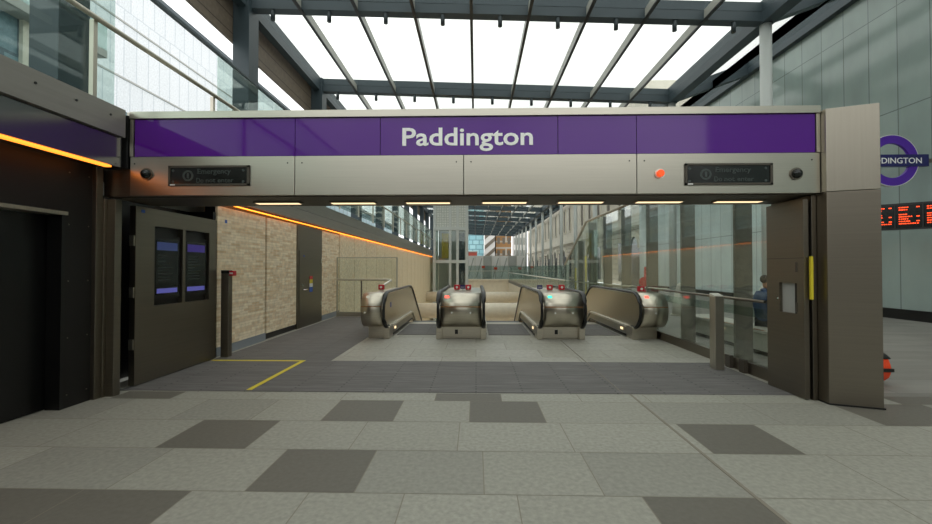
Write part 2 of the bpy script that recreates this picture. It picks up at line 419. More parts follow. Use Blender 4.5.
# service door
d = thing('door_2', 'grey bronze metal service door set in the brick wall', 'door', (LX, 11.5, 0), None, 'structure')
MB().box(LX - .1, LX + .02, 10.7, 12.42, 0, 2.74).build('frame', M['steel_dark'], d)
lf_ = MB().box(LX - .01, LX + .035, 10.8, 12.3, .02, 2.06).build('leaf', M['steel_dark'], d)
MB().tube([(LX + .035, 10.98, 1.02), (LX + .09, 10.98, 1.02), (LX + .09, 11.2, 1.02)], .014, 10).build('lever_handle', M['chrome'], lf_)
MB().box(LX + .033, LX + .04, 10.95, 11.02, 1.1, 1.18).build('lock_plate', M['chrome'], lf_)
for zz in (.5, 1.75): MB().box(LX + .03, LX + .05, 12.24, 12.32, zz, zz + .12).build('hinge', M['steel_soft'], d)
MB().box(LX + .033, LX + .039, 11.05, 11.1, 1.9, 1.95).build('blue_tag', M['blue'], d)
s = thing('door_notice', 'small red, yellow and blue notice on the service door', 'notice', (LX + .04, 11.55, 1.2))
for z0, z1, mm in ((1.28, 1.37, 'red'), (1.17, 1.28, 'yellow'), (1.07, 1.17, 'white'), (.93, 1.07, 'blue')):
    MB().box(LX + .036, LX + .044, 11.45, 11.66, z0, z1).build('notice_panel', M[mm], s)
# upper fascia over the brick, LED line, deck
b = thing('brick_wall_fascia', 'grey metal fascia band above the brick wall', 'fascia', (-4.7, 20, 2.8))
MB().box(-5.2, LX + .03, 5.92, 44, 2.86, 3.15).build('lower_band', M['fascia_grey'], b)
MB().box(-5.2, LX - .0, 5.92, 44, 3.17, 3.5).build('upper_band', M['fascia_grey'], b)
l = MB().box(LX + .0, LX + .045, 7.36, 44, 2.786, 2.80)
tag(l.build('light_strip', M['led_far']), 'long thin orange light strip along the top of the brick wall', 'light strip', 'orange light strips on the left')
MB().box(LX - .1, LX + .0, 7.36, 44, 2.80, 2.86).build('recess', M['soffit'], b)
v = MB(); v.box(-14, -4.76, -6, 44, 3.3, 3.54); v.box(-14, -5.2, -6, 44, -.3, 2.8)
struct(v, 'upper_deck', M['bld_grey'], 'upper walkway floor on top of the left building', 'floor')

# glass balustrade along the deck
gb = thing('glass_balustrade', 'long glass balustrade with steel handrail on the left upper walkway', 'balustrade', (-4.4, 8, 3.55))
y = -3.0
i = 0
while y < 40:
    if not (4.9 < y < 5.0): MB().box(-4.412, -4.397, y + .012, y + 1.96, 3.55, 5.25).build('glass_panel', M['glass_s'], gb)
    y += 1.98
MB().tube([(-4.32, -4, 4.45), (-4.32, 41.8, 4.45)], .03, 12).build('handrail', M['steel_soft'], gb)
MB().box(-4.43, -4.38, -4, 41.8, 5.24, 5.27).build('top_edge', M['steel_blue'], gb)
y = .28
while y < 40: MB().box(-4.39, -4.34, y, y + .05, 3.5, 4.43).build('post', M['steel_soft'], gb); y += 2.14

# ------------------------------------------------------------------ entrance portal
p = thing('entrance_portal', 'wide stainless steel entrance frame with a purple station name band', 'entrance', (0, HY, 0))
XL, XR = -4.32, 4.13
js = [XL, -2.24, -.15, 1.95, XR]
for a, c in zip(js[:-1], js[1:]):
    MB().box(a + .004, c - .004, HY, HY + .06, 2.5, 2.985).build('steel_panel', M['steel'], p, .003)
for i, (a, c) in enumerate(zip([XL + .05, -2.24, -1.18, 1.0, 1.95], [-2.24, -1.18, 1.0, 1.95, XR - .05])):
    MB().box(a + .004, c - .004, HY + .005, HY + .05, 2.99, 3.455).build('purple_panel', M['purple'], p)
MB().box(XL, XR, HY - .02, HY + .86, 3.46, 3.55).build('coping', M['steel'], p, .004)
MB().box(XL, XL + .045, HY - .005, HY + .06, 2.99, 3.455).build('end_trim', M['steel_soft'], p)
MB().box(XR - .045, XR, HY - .005, HY + .06, 2.99, 3.455).build('end_trim', M['steel_soft'], p)
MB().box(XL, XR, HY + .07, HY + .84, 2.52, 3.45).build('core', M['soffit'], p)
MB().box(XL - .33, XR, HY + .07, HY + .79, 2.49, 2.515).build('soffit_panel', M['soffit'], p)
MB().box(XL, XR, HY + .8, HY + .87, 2.495, 3.45).build('back_panel', M['steel_dark'], p)
MB().box(XL - .36, XL - .01, HY + .04, HY + .1, 2.5, 2.84).build('corner_panel', M['steel_dark'], p)
MB().box(XL - .1, XL - .015, HY - .02, HY + .3, 2.84, 3.5).build('corner_gap', M['black'], p)
for x in js[1:-1]:
    for s_ in (-.09, .09): MB().tube([(x + s_, HY + .002, 2.9), (x + s_, HY - .004, 2.9)], .009, 10).build('screw', M['black'], p)
for x in (XL + .06, XR - .1): MB().tube([(x, HY + .002, 2.9), (x, HY - .004, 2.9)], .009, 10).build('screw', M['black'], p)
# pillar
MB().prism([(4.135, 4.97), (4.60, 4.80), (4.60, 5.9), (4.135, 5.9)], 2.5, 3.485, 'Z').build('pillar_head', M['steel_pillar'], p, .006)
MB().prism([(4.135, 4.97), (4.60, 4.80), (4.60, 5.9), (4.135, 5.9)], 0, 2.495, 'Z').build('pillar', M['steel_dark'], p, .006)
MB().prism([(4.13, 4.96), (4.61, 4.79), (4.61, 5.91), (4.13, 5.91)], 0, .02, 'Z').build('pillar_base', M['black'], p)
MB().box(4.075, 4.13, 5.12, 5.3, 0, 2.485).build('jamb', M['steel_dark'], p, .003)
text('sign_lettering', 'Paddington', 1.6, .225, M['letters'], p, (-.105, HY + .004, 3.22), .006, .016)

# soffit strip lights
xs = [-2.67, -1.65, -.64, .38, 1.39, 2.42, 3.45]
nm = ['first', 'second', 'third', 'fourth', 'fifth', 'sixth', 'seventh', 'eighth', 'ninth', 'tenth', 'eleventh', 'twelfth']
t0 = thing('strip_light', nm[0] + ' strip light from the left under the entrance header', 'light', (xs[0], 5.55, 2.47), 'strip lights under the entrance header')
MB().box(xs[0] - .31, xs[0] + .31, 5.46, 5.60, 2.47, 2.489).build('frame', M['steel_dark'], t0)
MB().box(xs[0] - .29, xs[0] + .29, 5.48, 5.58, 2.466, 2.47).build('diffuser', M['lamp'], t0)
for i in range(1, 7): dup(t0, (xs[i] - xs[0], 0, 0), nm[i] + ' strip light from the left under the entrance header')

# displays
def display(x0, x1, z0, z1, label):
    d = thing('message_display', label, 'display', ((x0 + x1) / 2, HY, z0), 'message displays on the header')
    fr = MB()
    fr.box(x0, x1, HY - .02, HY - .001, z0, z0 + .025).box(x0, x1, HY - .02, HY - .001, z1 - .025, z1)
    fr.box(x0, x0 + .025, HY - .02, HY - .001, z0, z1).box(x1 - .03, x1, HY - .02, HY - .001, z0, z1)
    fr.build('frame', M['soffit'], d)
    scr = MB().box(x0 + .02, x1 - .02, HY - .008, HY - .001, z0 + .02, z1 - .02).build('screen', M['screen'], d)
    cx = x0 + (x1 - x0) * .24; cz = (z0 + z1) / 2
    MB().ring((cx, HY - .009, cz), .068, .045, .004, 32).build('ring_symbol', M['dim'], scr)
    MB().box(cx - .014, cx + .014, HY - .011, HY - .008, cz - .03, cz + .035).build('bar_symbol', M['dim'], scr)
    text('lettering', 'Emergency', .42, .065, M['dim'], scr, (x0 + .575, HY - .0085, cz + .058), .003, .01)
    for wd_, ww_, wx_ in (('Do', .09, .395), ('not', .12, .53), ('enter', .2, .72)): text('lettering', wd_, ww_, .062 if wd_ == 'Do' else .055, M['dim'], scr, (x0 + wx_, HY - .0085, cz - .055), .003, .01)
    for xx in (x0 + .055, x1 - .08):
        for zz in (z0 + .05, z1 - .06): MB().tube([(xx, HY - .008, zz), (xx, HY - .012, zz)], .016, 10).build('lamp', M['dim'], d)
    MB().box(x0 + .03, x0 + .09, HY - .024, HY - .019, z0 + .002, z0 + .018).build('data_label', M['white'], d)
display(-3.82, -2.8, 2.62, 2.87, 'dark message display reading Emergency Do not enter at header left')
display(2.52, 3.56, 2.6, 2.86, 'dark message display reading Emergency Do not enter at header right')
def dome(x, z, lab):
    d = thing('dome_camera', lab, 'camera', (x, HY, z), 'dome cameras on the header')
    MB().tube([(x, HY - .001, z), (x, HY - .015, z)], .075, 24).build('mount_ring', M['steel_dark'], d)
    m_ = MB(); m_.tube([(x, HY - .012, z)] + [(x, HY - .012 - .065 * math.sin(a), z) for a in (R(20), R(45), R(70), R(89))], .06, 24)
    n = 24
    for i, a in enumerate((0, R(20), R(45), R(70), R(89))):
        for k in range(n):
            q = m_.v[i * n + k]; c_ = math.cos(a); m_.v[i * n + k] = (x + (q[0] - x) * c_, q[1], z + (q[2] - z) * c_)
    m_.build('dome', M['screen'], d)
dome(-4.1, 2.77, 'black dome camera at the left end of the header')
dome(3.84, 2.73, 'black dome camera at the right end of the header')
d = thing('warning_beacon', 'small round orange beacon on the header right of centre', 'beacon', (2.22, HY, 2.74))
MB().tube([(2.22, HY - .001, 2.74), (2.22, HY - .012, 2.74)], .06, 24).build('collar', M['steel_bright'], d)
m_ = MB(); m_.tube([(2.22, HY - .012, 2.74), (2.22, HY - .04, 2.74), (2.22, HY - .055, 2.74)], .042, 20); m_.build('lens', emis('beacon_orange', 'F0501E', .35), d, .008)

# right folding gate leaf
g = thing('gate_leaf', 'brown bronze steel gate leaf folded open at the right jamb', 'gate', (4.0, 5.4, 0), 'folded entrance gate leaves')
gx0, gx1 = 3.99, 4.05
m_ = MB(); ya, yb = 5.14, 5.78
m_.box(gx0, gx1, ya, yb, .01, 1.03).box(gx0, gx1, ya, yb, 1.41, 2.44).box(gx0, gx1, ya, 5.25, 1.03, 1.41).box(gx0, gx1, 5.55, yb, 1.03, 1.41)
m_.build('leaf', M['steel_dark'], g)
MB().box(gx1 - .02, gx1 + .01, 5.25, 5.55, 1.03, 1.41).build('recess_back', M['bld_grey'], g)
MB().box(gx0 + .005, gx0 + .02, 5.25, 5.29, 1.03, 1.41).build('recess_edge', M['void_black'], g)
MB().box(gx0 - .003, gx0, ya, yb, 1.72, 1.727).build('seam', M['soffit'], g)
for zz in (1.0, 1.5): MB().box(gx0 - .004, gx0, 5.24, 5.27, zz + .05, zz + .17).build('latch_plate', M['soffit'], g)
MB().tube([(gx0 + .03, 5.58, 1.2), (gx0 - .005, 5.58, 1.2)], .012, 10).build('key_switch', M['chrome'], g)
tag(MB().box(4.035, 4.062, 5.085, 5.115, 1.22, 1.74).build('yellow_strip', M['yellow']), 'bright yellow vertical strip on the right gate jamb', 'marker strip')
# left gate leaf
g = thing('gate_leaf', 'grey bronze steel gate leaf with two screens at the left jamb', 'gate', (-4.6, 6.4, 0), 'folded entrance gate leaves')
gx0, gx1 = -4.66, -4.58; ya, yb = 5.46, 7.2
s1, s2, z0, z1 = (5.79, 6.36), (6.42, 7.0), 1.06, 2.2
m_ = MB(); m_.box(gx0, gx1, ya, yb, .02, z0).box(gx0, gx1, ya, yb, z1, 2.44).box(gx0, gx1, ya, s1[0], z0, z1).box(gx0, gx1, s1[1], s2[0], z0, z1).box(gx0, gx1, s2[1], yb, z0, z1)
m_.build('leaf', M['steel_dark'], g)
for a, c in (s1, s2): 
    MB().box(gx0 - .02, gx0 + .005, a - .01, c + .01, z0 - .01, z1 + .01).build('recess_back', M['void_black'], g)
for zz in (.5, 1.2, 1.9): MB().box(gx0 + .01, gx1 - .01, ya - .02, ya, zz, zz + .14).build('hinge', M['steel_soft'], g)
MB().box(gx1, gx1 + .003, 5.55, 5.61, 2.36, 2.40).build('blue_tag', M['blue'], g)
for (a, c), lab, hh in ((s1, 'left information screen in the left gate leaf', '33406E'), (s2, 'right information screen in the left gate leaf', '3A2E78')):
    d = thing('information_screen', lab, 'screen', (gx0 + .03, (a + c) / 2, z0 + .1), 'information screens in the gate leaf')
    hs_ = MB().box(gx0 + .006, gx0 + .05, a + .02, c - .02, z0 + .09, z1 - .13).build('housing', M['void_black'], d)
    MB().box(gx0 + .05, gx0 + .053, a + .06, c - .06, z0 + .15, z1 - .18).build('panel', M['screen'], hs_)
    MB().box(gx0 + .0535, gx0 + .055, a + .08, c - .08, z1 - .34, z1 - .22).build('header_band', emis('screen_band_top', hh, .15), d)
    MB().box(gx0 + .0535, gx0 + .055, a + .08, c - .08, z0 + .17, z0 + .24).build('footer_band', emis('screen_band', '5A5AA8', .18), d)
    mp = MB(); rr = random.Random(int(a * 10))
    for i in range(9):
        zz = z1 - .42 - i * .045; mp.box(gx0 + .0535, gx0 + .055, a + .1, a + .1 + rr.uniform(.15, .3), zz, zz + .012)
    mp.build('timetable_lines', M['dim'], d)

# ------------------------------------------------------------------ bollards
d = thing('bollard', 'tall slim steel post with a red call point beside the left gate', 'bollard', (-4.5, 7.35, 0))
MB().box(-4.56, -4.42, 7.3, 7.42, 0.007, 1.5).build('post', M['steel_dark'], d, .008)
MB().box(-4.56, -4.42, 7.3, 7.42, 1.5, 1.56).build('cap', M['black'], d, .006)
MB().box(-4.42, -4.34, 7.31, 7.41, 1.46, 1.55).build('call_point', M['red'], d, .008)
MB().box(-4.41, -4.35, 7.306, 7.312, 1.49, 1.52).build('call_point_window', M['white'], d)
d = thing('bollard', 'short square steel post in front of the right glass screen', 'bollard', (3.81, 6.66, 0))
MB().box(3.74, 3.88, 6.58, 6.74, 0.009, 1.15).build('post', M['steel_soft'], d, .006)
MB().prism([(6.58, 1.15), (6.74, 1.15), (6.74, 1.2), (6.58, 1.16)], 3.74, 3.88, 'X').build('sloping_cap', M['steel_bright'], d)

# ------------------------------------------------------------------ escalators
ZC, RR_, YC = .655, .385, 9.42
def rail_path(r, xtop_y=12.9, n=14):
    pts = []
    for i in range(n + 1):
        a = R(-78) - (R(180) - R(78)) * 0  # start under the nose
        ang = R(285) - (R(285) - R(90)) * i / n
        pts.append((YC + r * math.cos(ang), ZC + r * math.sin(ang)))
    zt = ZC + r
    pts += [(YC + .6, zt), (xtop_y - 1.5, zt), (xtop_y - .4, zt)]
    for i in range(1, 7):
        a = R(30) * i / 6; rad = 1.2
        pts.append((xtop_y - .4 + rad * math.sin(a), zt - rad * (1 - math.cos(a))))
    ly, lz = pts[-1]; pts.append((ly + 9, lz - 9 * math.tan(R(30))))
    return pts
def unit(x0, x1, rails, label, light, stops, sides):
    u = thing('escalator_balustrade', label, 'escalator balustrade', ((x0 + x1) / 2, 10.5, 0), 'escalator balustrade units at the landing')
    # body: profile of drum nose, level top and 30 degree descent
    top = rail_path(RR_ - .03)
    body = [p_ for p_ in top]
    ye, ze = body[-1]
    hi = 13.25
    under = [(ye, ze - .75), (hi + .35, .02), (12.9, .29), (YC + .3, .29)]
    MB().prism(body + [(ye, ze - .72), (12.98, .29 - .0), (YC + .1, .28)], x0 + .035, x1 - .035, 'X').build('shell', M['steel_esc'], u)
    # panels between the handrails bulge forward
    nose = []
    for i in range(17):
        ang = R(262) - (R(262) - R(92)) * i / 16
        nose.append((YC - .02 + (RR_ + .0) * math.cos(ang), ZC + (RR_ - .0) * math.sin(ang)))
    nose += [(YC + .6, ZC + RR_ - .02), (YC + .6, ZC - RR_ + .05)]
    nx0 = x0 + (.1 if 'L' in rails else 0); nx1 = x1 - (.1 if 'R' in rails else 0)
    nb = MB().prism(nose, nx0, nx1, 'X', smooth_side=True); nb = nb.build('nose_drum', M['steel_esc'], u)
    # light bronze strip across the drum, small sensors
    yy = YC - .02 - RR_ * math.cos(R(12)) - .003; zz = ZC + .09
    MB().box(nx0 + .01, nx1 - .01, yy - .003, yy + .02, zz, zz + .018).build('trim_strip', M['orange_brass'], nb)
    for k in range(1 if x1 - x0 < .8 else 2):
        xx = nx0 + (nx1 - nx0) * ((.28, .73)[k] if x1 - x0 > .8 else (.5 if 'L' in rails else .2))
        MB().tube([(xx, YC - .37, ZC - .03), (xx, YC - .415, ZC - .03)], .02, 10).build('sensor', M['white'], nb)
    # indicator light near the top of the drum
    xx = nx0 + .09 if light != 'lit_green' else nx0 + .1
    a = R(128)
    ind = MB(); yi, zi = YC - .02 + (RR_ + .004) * math.cos(a), ZC + (RR_ + .004) * math.sin(a)
    ind.hexa([(xx, yi - .02, zi - .022), (xx + .09, yi - .02, zi - .022), (xx + .09, yi - .017, zi - .027), (xx, yi - .017, zi - .027),
              (xx, yi + .022, zi + .026), (xx + .09, yi + .022, zi + .026), (xx + .09, yi + .026, zi + .02), (xx, yi + .026, zi + .02)])
    ind.build('indicator', M[light], nb)
    # plinth below
    px0, px1 = x0 + .02, x1 - .02
    MB().box(px0 + .05, px1 - .05, YC + .02, 13.0, 0, .3).build('plinth', M['steel_esc'], u, .004)
    for s_ in rails:
        xx = x0 + .05 if s_ == 'L' else x1 - .05
        MB().box(xx - .065, xx + .065, YC - .1, YC + .3, 0, .28).build('newel_base', M['steel_esc'], u, .01)
        pth = [(xx, a_, b_) for a_, b_ in rail_path(RR_ + .015)]
        MB().tube(pth, .048, 14, r2=.03).build('handrail', M['black'], u)
        # inner face dressing
        e = -1 if s_ == 'L' else 1; fx = x0 if s_ == 'L' else x1
        sk = lambda z0_, z1_, d0, d1, nm_, mt: MB().hexa([(fx + e * d0, YC + .3, z0_), (fx + e * d1, YC + .3, z0_), (fx + e * d1, 12.75, z0_), (fx + e * d0, 12.75, z0_), (fx + e * d0, YC + .3, z1_), (fx + e * d1, YC + .3, z1_), (fx + e * d1, 12.75, z1_), (fx + e * d0, 12.75, z1_)]).hexa(
            [(fx + e * d0, 12.75, z0_), (fx + e * d1, 12.75, z0_), (fx + e * d1, 21.3, z0_ - 4.94), (fx + e * d0, 21.3, z0_ - 4.94), (fx + e * d0, 12.75, z1_), (fx + e * d1, 12.75, z1_), (fx + e * d1, 21.3, z1_ - 4.94), (fx + e * d0, 21.3, z1_ - 4.94)]).build(nm_, mt, u)
        sk(.24, .285, -.04, .035, 'skirt_ledge', M['steel_bright'])
        sk(.03, .24, -.04, .005, 'skirt_panel', M['steel_soft'])
        sk(.045, .075, .005, .03, 'skirt_brush', M['black'])
        MB().box(fx + e * .005, fx + e * .02, YC + .55, YC + .68, .14, .19).build('step_light', M['lamp'], u)
        if sides.get(s_):
            MB().box(fx - e * .036, fx - e * .03, YC + .25, YC + .34, .68, .8).build('safety_sticker', M['blue'], u)
    if x1 - x0 > .8:
        MB().box(x0 + .5, x0 + .57, YC + .01, YC + .021, .1, .2).build('key_plate', M['steel_soft'], u); MB().box(x0 + .4, x0 + .47, YC + .01, YC + .021, .1, .2).build('key_plate', M['black'], u)
    # emergency stops and sign on the deck
    for i, sx in enumerate(stops):
        ey = 10.15 if sx > 3 else 10.9
        d = thing('emergency_stop', {0: 'red emergency stop box on top of ', 1: 'second red emergency stop box on top of '}[i] + label.split(' with ')[0].split(',')[0], 'emergency stop', (sx, ey, 1.013), 'red emergency stop boxes')
        MB().box(sx - .05, sx + .05, ey - .04, ey + .04, 1.013, 1.03).build('foot', M['steel_soft'], d)
        eb = MB().box(sx - .075, sx + .075, ey - .04, ey + .06, 1.03, 1.16).build('box', M['red'], d, .01)
        MB().tube([(sx, ey - .039, 1.095), (sx, ey - .055, 1.095)], .03, 14).build('button', M['white'], eb)
    return u
M['orange_brass'] = mat('brass_strip', 'B9875A', .3, 1)
unit(-2.53, -1.97, 'R', 'leftmost escalator balustrade unit, beside the ribbed flooring', 'steel_soft', [-2.5], {'R': 1})
unit(-.88, .22, 'LR', 'second escalator balustrade unit from the left, with red indicator', 'lit_red', [-.5, -.2], {})
unit(1.38, 2.42, 'LR', 'third escalator balustrade unit from the left, with green indicator', 'lit_green', [1.93, 2.24], {})
unit(3.5, 4.14, 'L', 'rightmost escalator balustrade unit, against the glass screen', 'lit_red', [4.0], {})
for x, lb in ((-.35, 'small dark blue sign between the red boxes on the second unit'), (1.68, 'small dark blue sign beside the red boxes on the third unit')):
    d = thing('deck_sign', lb, 'sign', (x, 10.95, 1.013), 'small blue signs on the escalator units')
    MB().box(x - .07, x + .07, 10.95, 10.97, 1.05, 1.15).build('face', M['navy'], d); MB().box(x - .01, x + .01, 10.95, 10.97, 1.013, 1.06).build('stem', M['steel_soft'], d)
    MB().box(x - .05, x + .05, 10.947, 10.95, 1.09, 1.10).build('stripe', M['white'], d)

def escalator(x0, x1, label):
    e = thing('escalator', label, 'escalator', ((x0 + x1) / 2, 12, 0), 'escalators going down')
    MB().box(x0 + .08, x1 - .08, 9.9, 11.8, .001, .01).build('landing_plate', M['mat_side'], e)
    MB().box(x0 + .08, x1 - .08, 11.8, 12.05, .001, .014).build('comb', M['steel_soft'], e)
    for i in range(20):
        y_ = 12.32 + i * .4; z_ = -.02 - i * .225
        st = MB(); st.box(x0 + .08, x1 - .08, y_, y_ + .42, z_ - .22, z_)
        st.build('step', M['steel_blue_dark'], e)
    MB().hexa([(x0 + .06, 12.32, -.66), (x1 - .06, 12.32, -.66), (x1 - .06, 21.3, -5.4), (x0 + .06, 21.3, -5.4), (x0 + .06, 12.32, -.4), (x1 - .06, 12.32, -.4), (x1 - .06, 21.3, -5.0), (x0 + .06, 21.3, -5.0)]).build('truss', M['steel_blue_dark'], e)
escalator(-1.97, -.88, 'left escalator of the three going down')
escalator(.22, 1.38, 'middle escalator of the three going down')
escalator(2.42, 3.5, 'right escalator of the three going down')

# glass barrier beside the leftmost escalator
d = thing('glass_barrier', 'framed glass barrier at the end of the left passage', 'barrier', (-3.6, 13.6, 0))
MB().box(-4.6, -2.6, 13.56, 13.58, .15, 1.9).build('glass_panel', M['glass'], d)
for x in (-4.6, -2.62): MB().box(x, x + .04, 13.55, 13.6, 0, 1.95).build('post', M['steel_soft'], d)
MB().box(-3.78, -3.74, 13.5, 13.54, 0, 1.2).build('post', M['steel_dark'], d)
MB().box(-4.6, -2.6, 13.55, 13.6, 1.92, 1.95).build('top_frame', M['steel_soft'], d)
MB().box(-4.56, -2.63, 13.55, 13.6, 0.01, .15).build('kick_plate', M['steel_soft'], d)
MB().tube([(-4.56, 13.45, 1.22), (-2.9, 13.45, 1.22), (-2.72, 13.2, 1.2), (-2.7, 11.6, 1.05)], .035, 12).build('handrail', M['steel_bright'], d)

# ------------------------------------------------------------------ right glass screen
s = thing('glass_screen', 'tall clear glass screen with grey vertical fins on the right', 'glass screen', (4.2, 10, 0))
ys = [5.92, 6.82, 8.56, 10.27, 12.01, 13.7, 15.45, 17.1, 19.5]
def ztop(y): return 3.32 if y < 15.7 else 3.32 - (y - 15.7) / 3.8 * 1.58
for a, c in zip(ys[:-1], ys[1:]):
    if a < 15.7 < c:
        MB().prism([(a + .01, .16), (c - .01, .16), (c - .01, ztop(c)), (15.7, 3.32), (a + .01, 3.32)], 4.16, 4.18, 'X').build('glass_panel', M['glass'], s)
    else:
        MB().prism([(a + .01, .16), (c - .01, .16), (c - .01, ztop(c)), (a + .01, ztop(a))], 4.16, 4.18, 'X').build('glass_panel', M['glass_g'] if a > 13 else M['glass'], s)
for y in ys[1:-1]:
    MB().box(4.19, 4.46, y - .03, y + .03, 0, ztop(y) - .04).build('fin', M['fin'], s)
MB().tube([(4.17, 5.92, 3.35), (4.17, 15.7, 3.35), (4.17, 19.5, 1.76)], .045, 8).build('coping', M['steel_soft'], s)
MB().box(4.12, 4.22, 5.92, 13.1, 0.0, .17).build('base_rail', M['steel_dark'], s)
MB().box(4.14, 4.22, 13.1, 19.5, 0.0, .17).build('base_rail', M['steel_dark'], s)
MB().tube([(4.08, 5.95, 1.12), (4.08, 9.1, 1.12)], .022, 12).build('handrail', M['steel_dark'], s)
MB().tube([(4.22, 9.1, 1.12), (4.22, 19.4, 1.0)], .03, 12).build('handrail', M['steel_soft'], s)
MB().box(4.181, 4.184, 5.95, 9.6, .86, 1.0).build('manifestation_band', M['glass_s'], s)
for y in (6.4, 6.75): MB().box(4.06, 4.12, y, y + .12, .0, .2).build('clamp', M['soffit'], s)

s = thing('glass_balustrade', 'low glass balustrade running far back along the right of the void', 'balustrade', (4.3, 30, 0))
y = 19.6
while y < 55: MB().box(4.36, 4.38, y, min(55, y + 2.4), .05, 1.75).build('glass_panel', M['glass_s'], s); y += 2.45
MB().box(4.33, 4.41, 19.6, 55, 0, .12).build('base_rail', M['steel_soft'], s)
MB().tube([(4.3, 19.5, 1.0), (4.3, 55, 1.0)], .03, 10).build('handrail', M['steel_bright'], s)
s = thing('glass_balustrade', 'glass balustrade on the beige parapet at the far end', 'balustrade', (0, 55.1, .1))
x = LX
while x < 4.8: MB().box(x, x + 1.75, 55.1, 55.12, .12, 1.9).build('glass_panel', M['glass_s'], s); x += 1.8
MB().tube([(LX, 55.0, 1.2), (5, 55.0, 1.2)], .03, 8).build('handrail', M['steel_soft'], s)

# ------------------------------------------------------------------ lift tower
lf = thing('lift_tower', 'pale steel and glass lift tower standing behind the escalators', 'lift', (-2.6, 42, -8))
X0, X1, Y0, Y1 = -4.35, -.82, 42, 45
for x in (X0, -2.75, -2.0, X1 - .25):
    for y in ((Y0, Y1 - .25) if x in (X0, X1 - .25) else (Y0,)):
        MB().box(x, x + .25, y, y + .25, -8, 9.2).build('post', M['white_paint'], lf)
for z in (-1.0, 2.1, 5.45, 9.0): 
    MB().box(X0, X1, Y0 - .03, Y0 + .28, z, z + .3).build('cross_beam', M['white_paint'], lf); MB().box(X1 - .28, X1 + .02, Y0, Y1, z, z + .3).build('cross_beam', M['white_paint'], lf)
MB().box(X0 + .1, X1 - .1, Y0 + .1, Y0 + .14, 5.75, 9.0).build('upper_panel', M['perf'], lf)
MB().box(X0 + .1, X1 - .1, Y0 + .1, Y0 + .13, -8, 5.4).build('glazing', M['glass_g'], lf)
MB().box(X0 + .1, X0 + .13, Y0 + .3, Y1 - .3, -8, 9).build('glazing', M['glass_s'], lf)
MB().box(X1 - .13, X1 - .1, Y0 + .3, Y1 - .3, -8, 9).build('glazing', M['glass_s'], lf)
MB().box(X0 + .3, X1 - .3, Y1 - .2, Y1 - .1, -8, 9).build('rear_panel', M['bld_grey'], lf)
MB().box(-3.55, -2.85, Y0 + .8, Y0 + 1.4, 2.6, 5.2).build('yellow_panel', M['ochre'], lf)
MB().box(-1.8, -1.2, Y0 + .8, Y0 + 1.6, -3, 5.2).build('guide_rail', M['steel_blue'], lf)

# ------------------------------------------------------------------ canopy
def zb(x): return 9.98 - .041 * x if x < 9.5 else 9.59 + (x - 9.5) * .36
XA, XB, XC = -7.75, 9.5, 13.2
BY = [.7 + 6.5 * i for i in range(-1, 17)]
cp = thing('glazed_canopy', 'high glass canopy roof on dark blue-grey steel beams', 'canopy', (0, 20, 10), None, 'structure')
for y in BY:
    m_ = MB()
    for a, c in ((XA, XB), (XB, XC)):
        m_.hexa([(a, y - .17, zb(a)), (c, y - .17, zb(c - .0001)), (c, y + .17, zb(c - .0001)), (a, y + .17, zb(a)), (a, y - .17, zb(a) + .62), (c, y - .17, zb(c - .0001) + .62), (c, y + .17, zb(c - .0001) + .62), (a, y + .17, zb(a) + .62)])
    m_.build('cross_beam', M['steel_blue'], cp)
yA, yB = BY[0], BY[-1]
for x, wd, h in ((XA, .3, .62), (XB, .42, .7), (XC, .3, .6)):
    MB().box(x - wd / 2, x + wd / 2, yA, yB, zb(x) - .02, zb(x) + h).build('edge_beam', M['steel_blue'], cp)
for k in range(1, 11):
    x = XA + 1.9 * k
    if x > XB - .3: x = XB + 1.9
    z = zb(x)
    m_ = MB(); m_.box(x - .05, x + .05, yA, yB, z - .03, z + .02, 1); m_.box(x - .035, x + .035, yA, yB, z + .02, z + .32, 0)
    m_.build('glazing_bar', [M['mullion'], M['black']], cp)
for y0_, y1_ in zip(BY[:-1], BY[1:]):
    m_ = MB(); ga = .3
    for a, c in ((XA, XB), (XB, XC)):
        za, zc = zb(a) + ga, zb(c - .0001) + ga
        m_.hexa([(a, y0_ + .17, za), (c, y0_ + .17, zc), (c, y1_ - .17, zc), (a, y1_ - .17, za), (a, y0_ + .17, za + .02), (c, y0_ + .17, zc + .02), (c, y1_ - .17, zc + .02), (a, y1_ - .17, za + .02)])
    m_.build('glass_pane', M['glass_roof'], cp)
MB().box(-8.15, -8.05, -6, 70, 9.1, 11.0).build('brown_fascia', M['fascia_brown'], cp)
# spotlights
spots = []
y1b = [b_ for b_ in BY if abs(b_ - 13.7) < .1][0]; y2b = y1b + 6.5
for yy, wh in ((y1b, 'nearer'), (y2b, 'farther')):
    for k in range(9):
        x = XA + 1.9 * k + .95; spots.append((x, yy - .1, zb(x), ('leftmost' if k == 0 else nm[k] + ' from left') + ' of the spotlights under the ' + wh + ' canopy beam'))
x, yy, z, lb = spots[0]
t0 = thing('spotlight', lb, 'spotlight', (x, yy, z), 'cylindrical spotlights under the canopy beams')
MB().tube([(x, yy, z), (x, yy, z - .05)], .03, 10).build('stem', M['steel_blue_dark'], t0)
MB().tube([(x, yy, z - .04), (x, yy, z - .36)], .07, 16).build('can', M['steel_blue_dark'], t0)
for x_, y_, z_, lb in spots[1:]: dup(t0, (x_ - x, y_ - yy, z_ - z), lb)
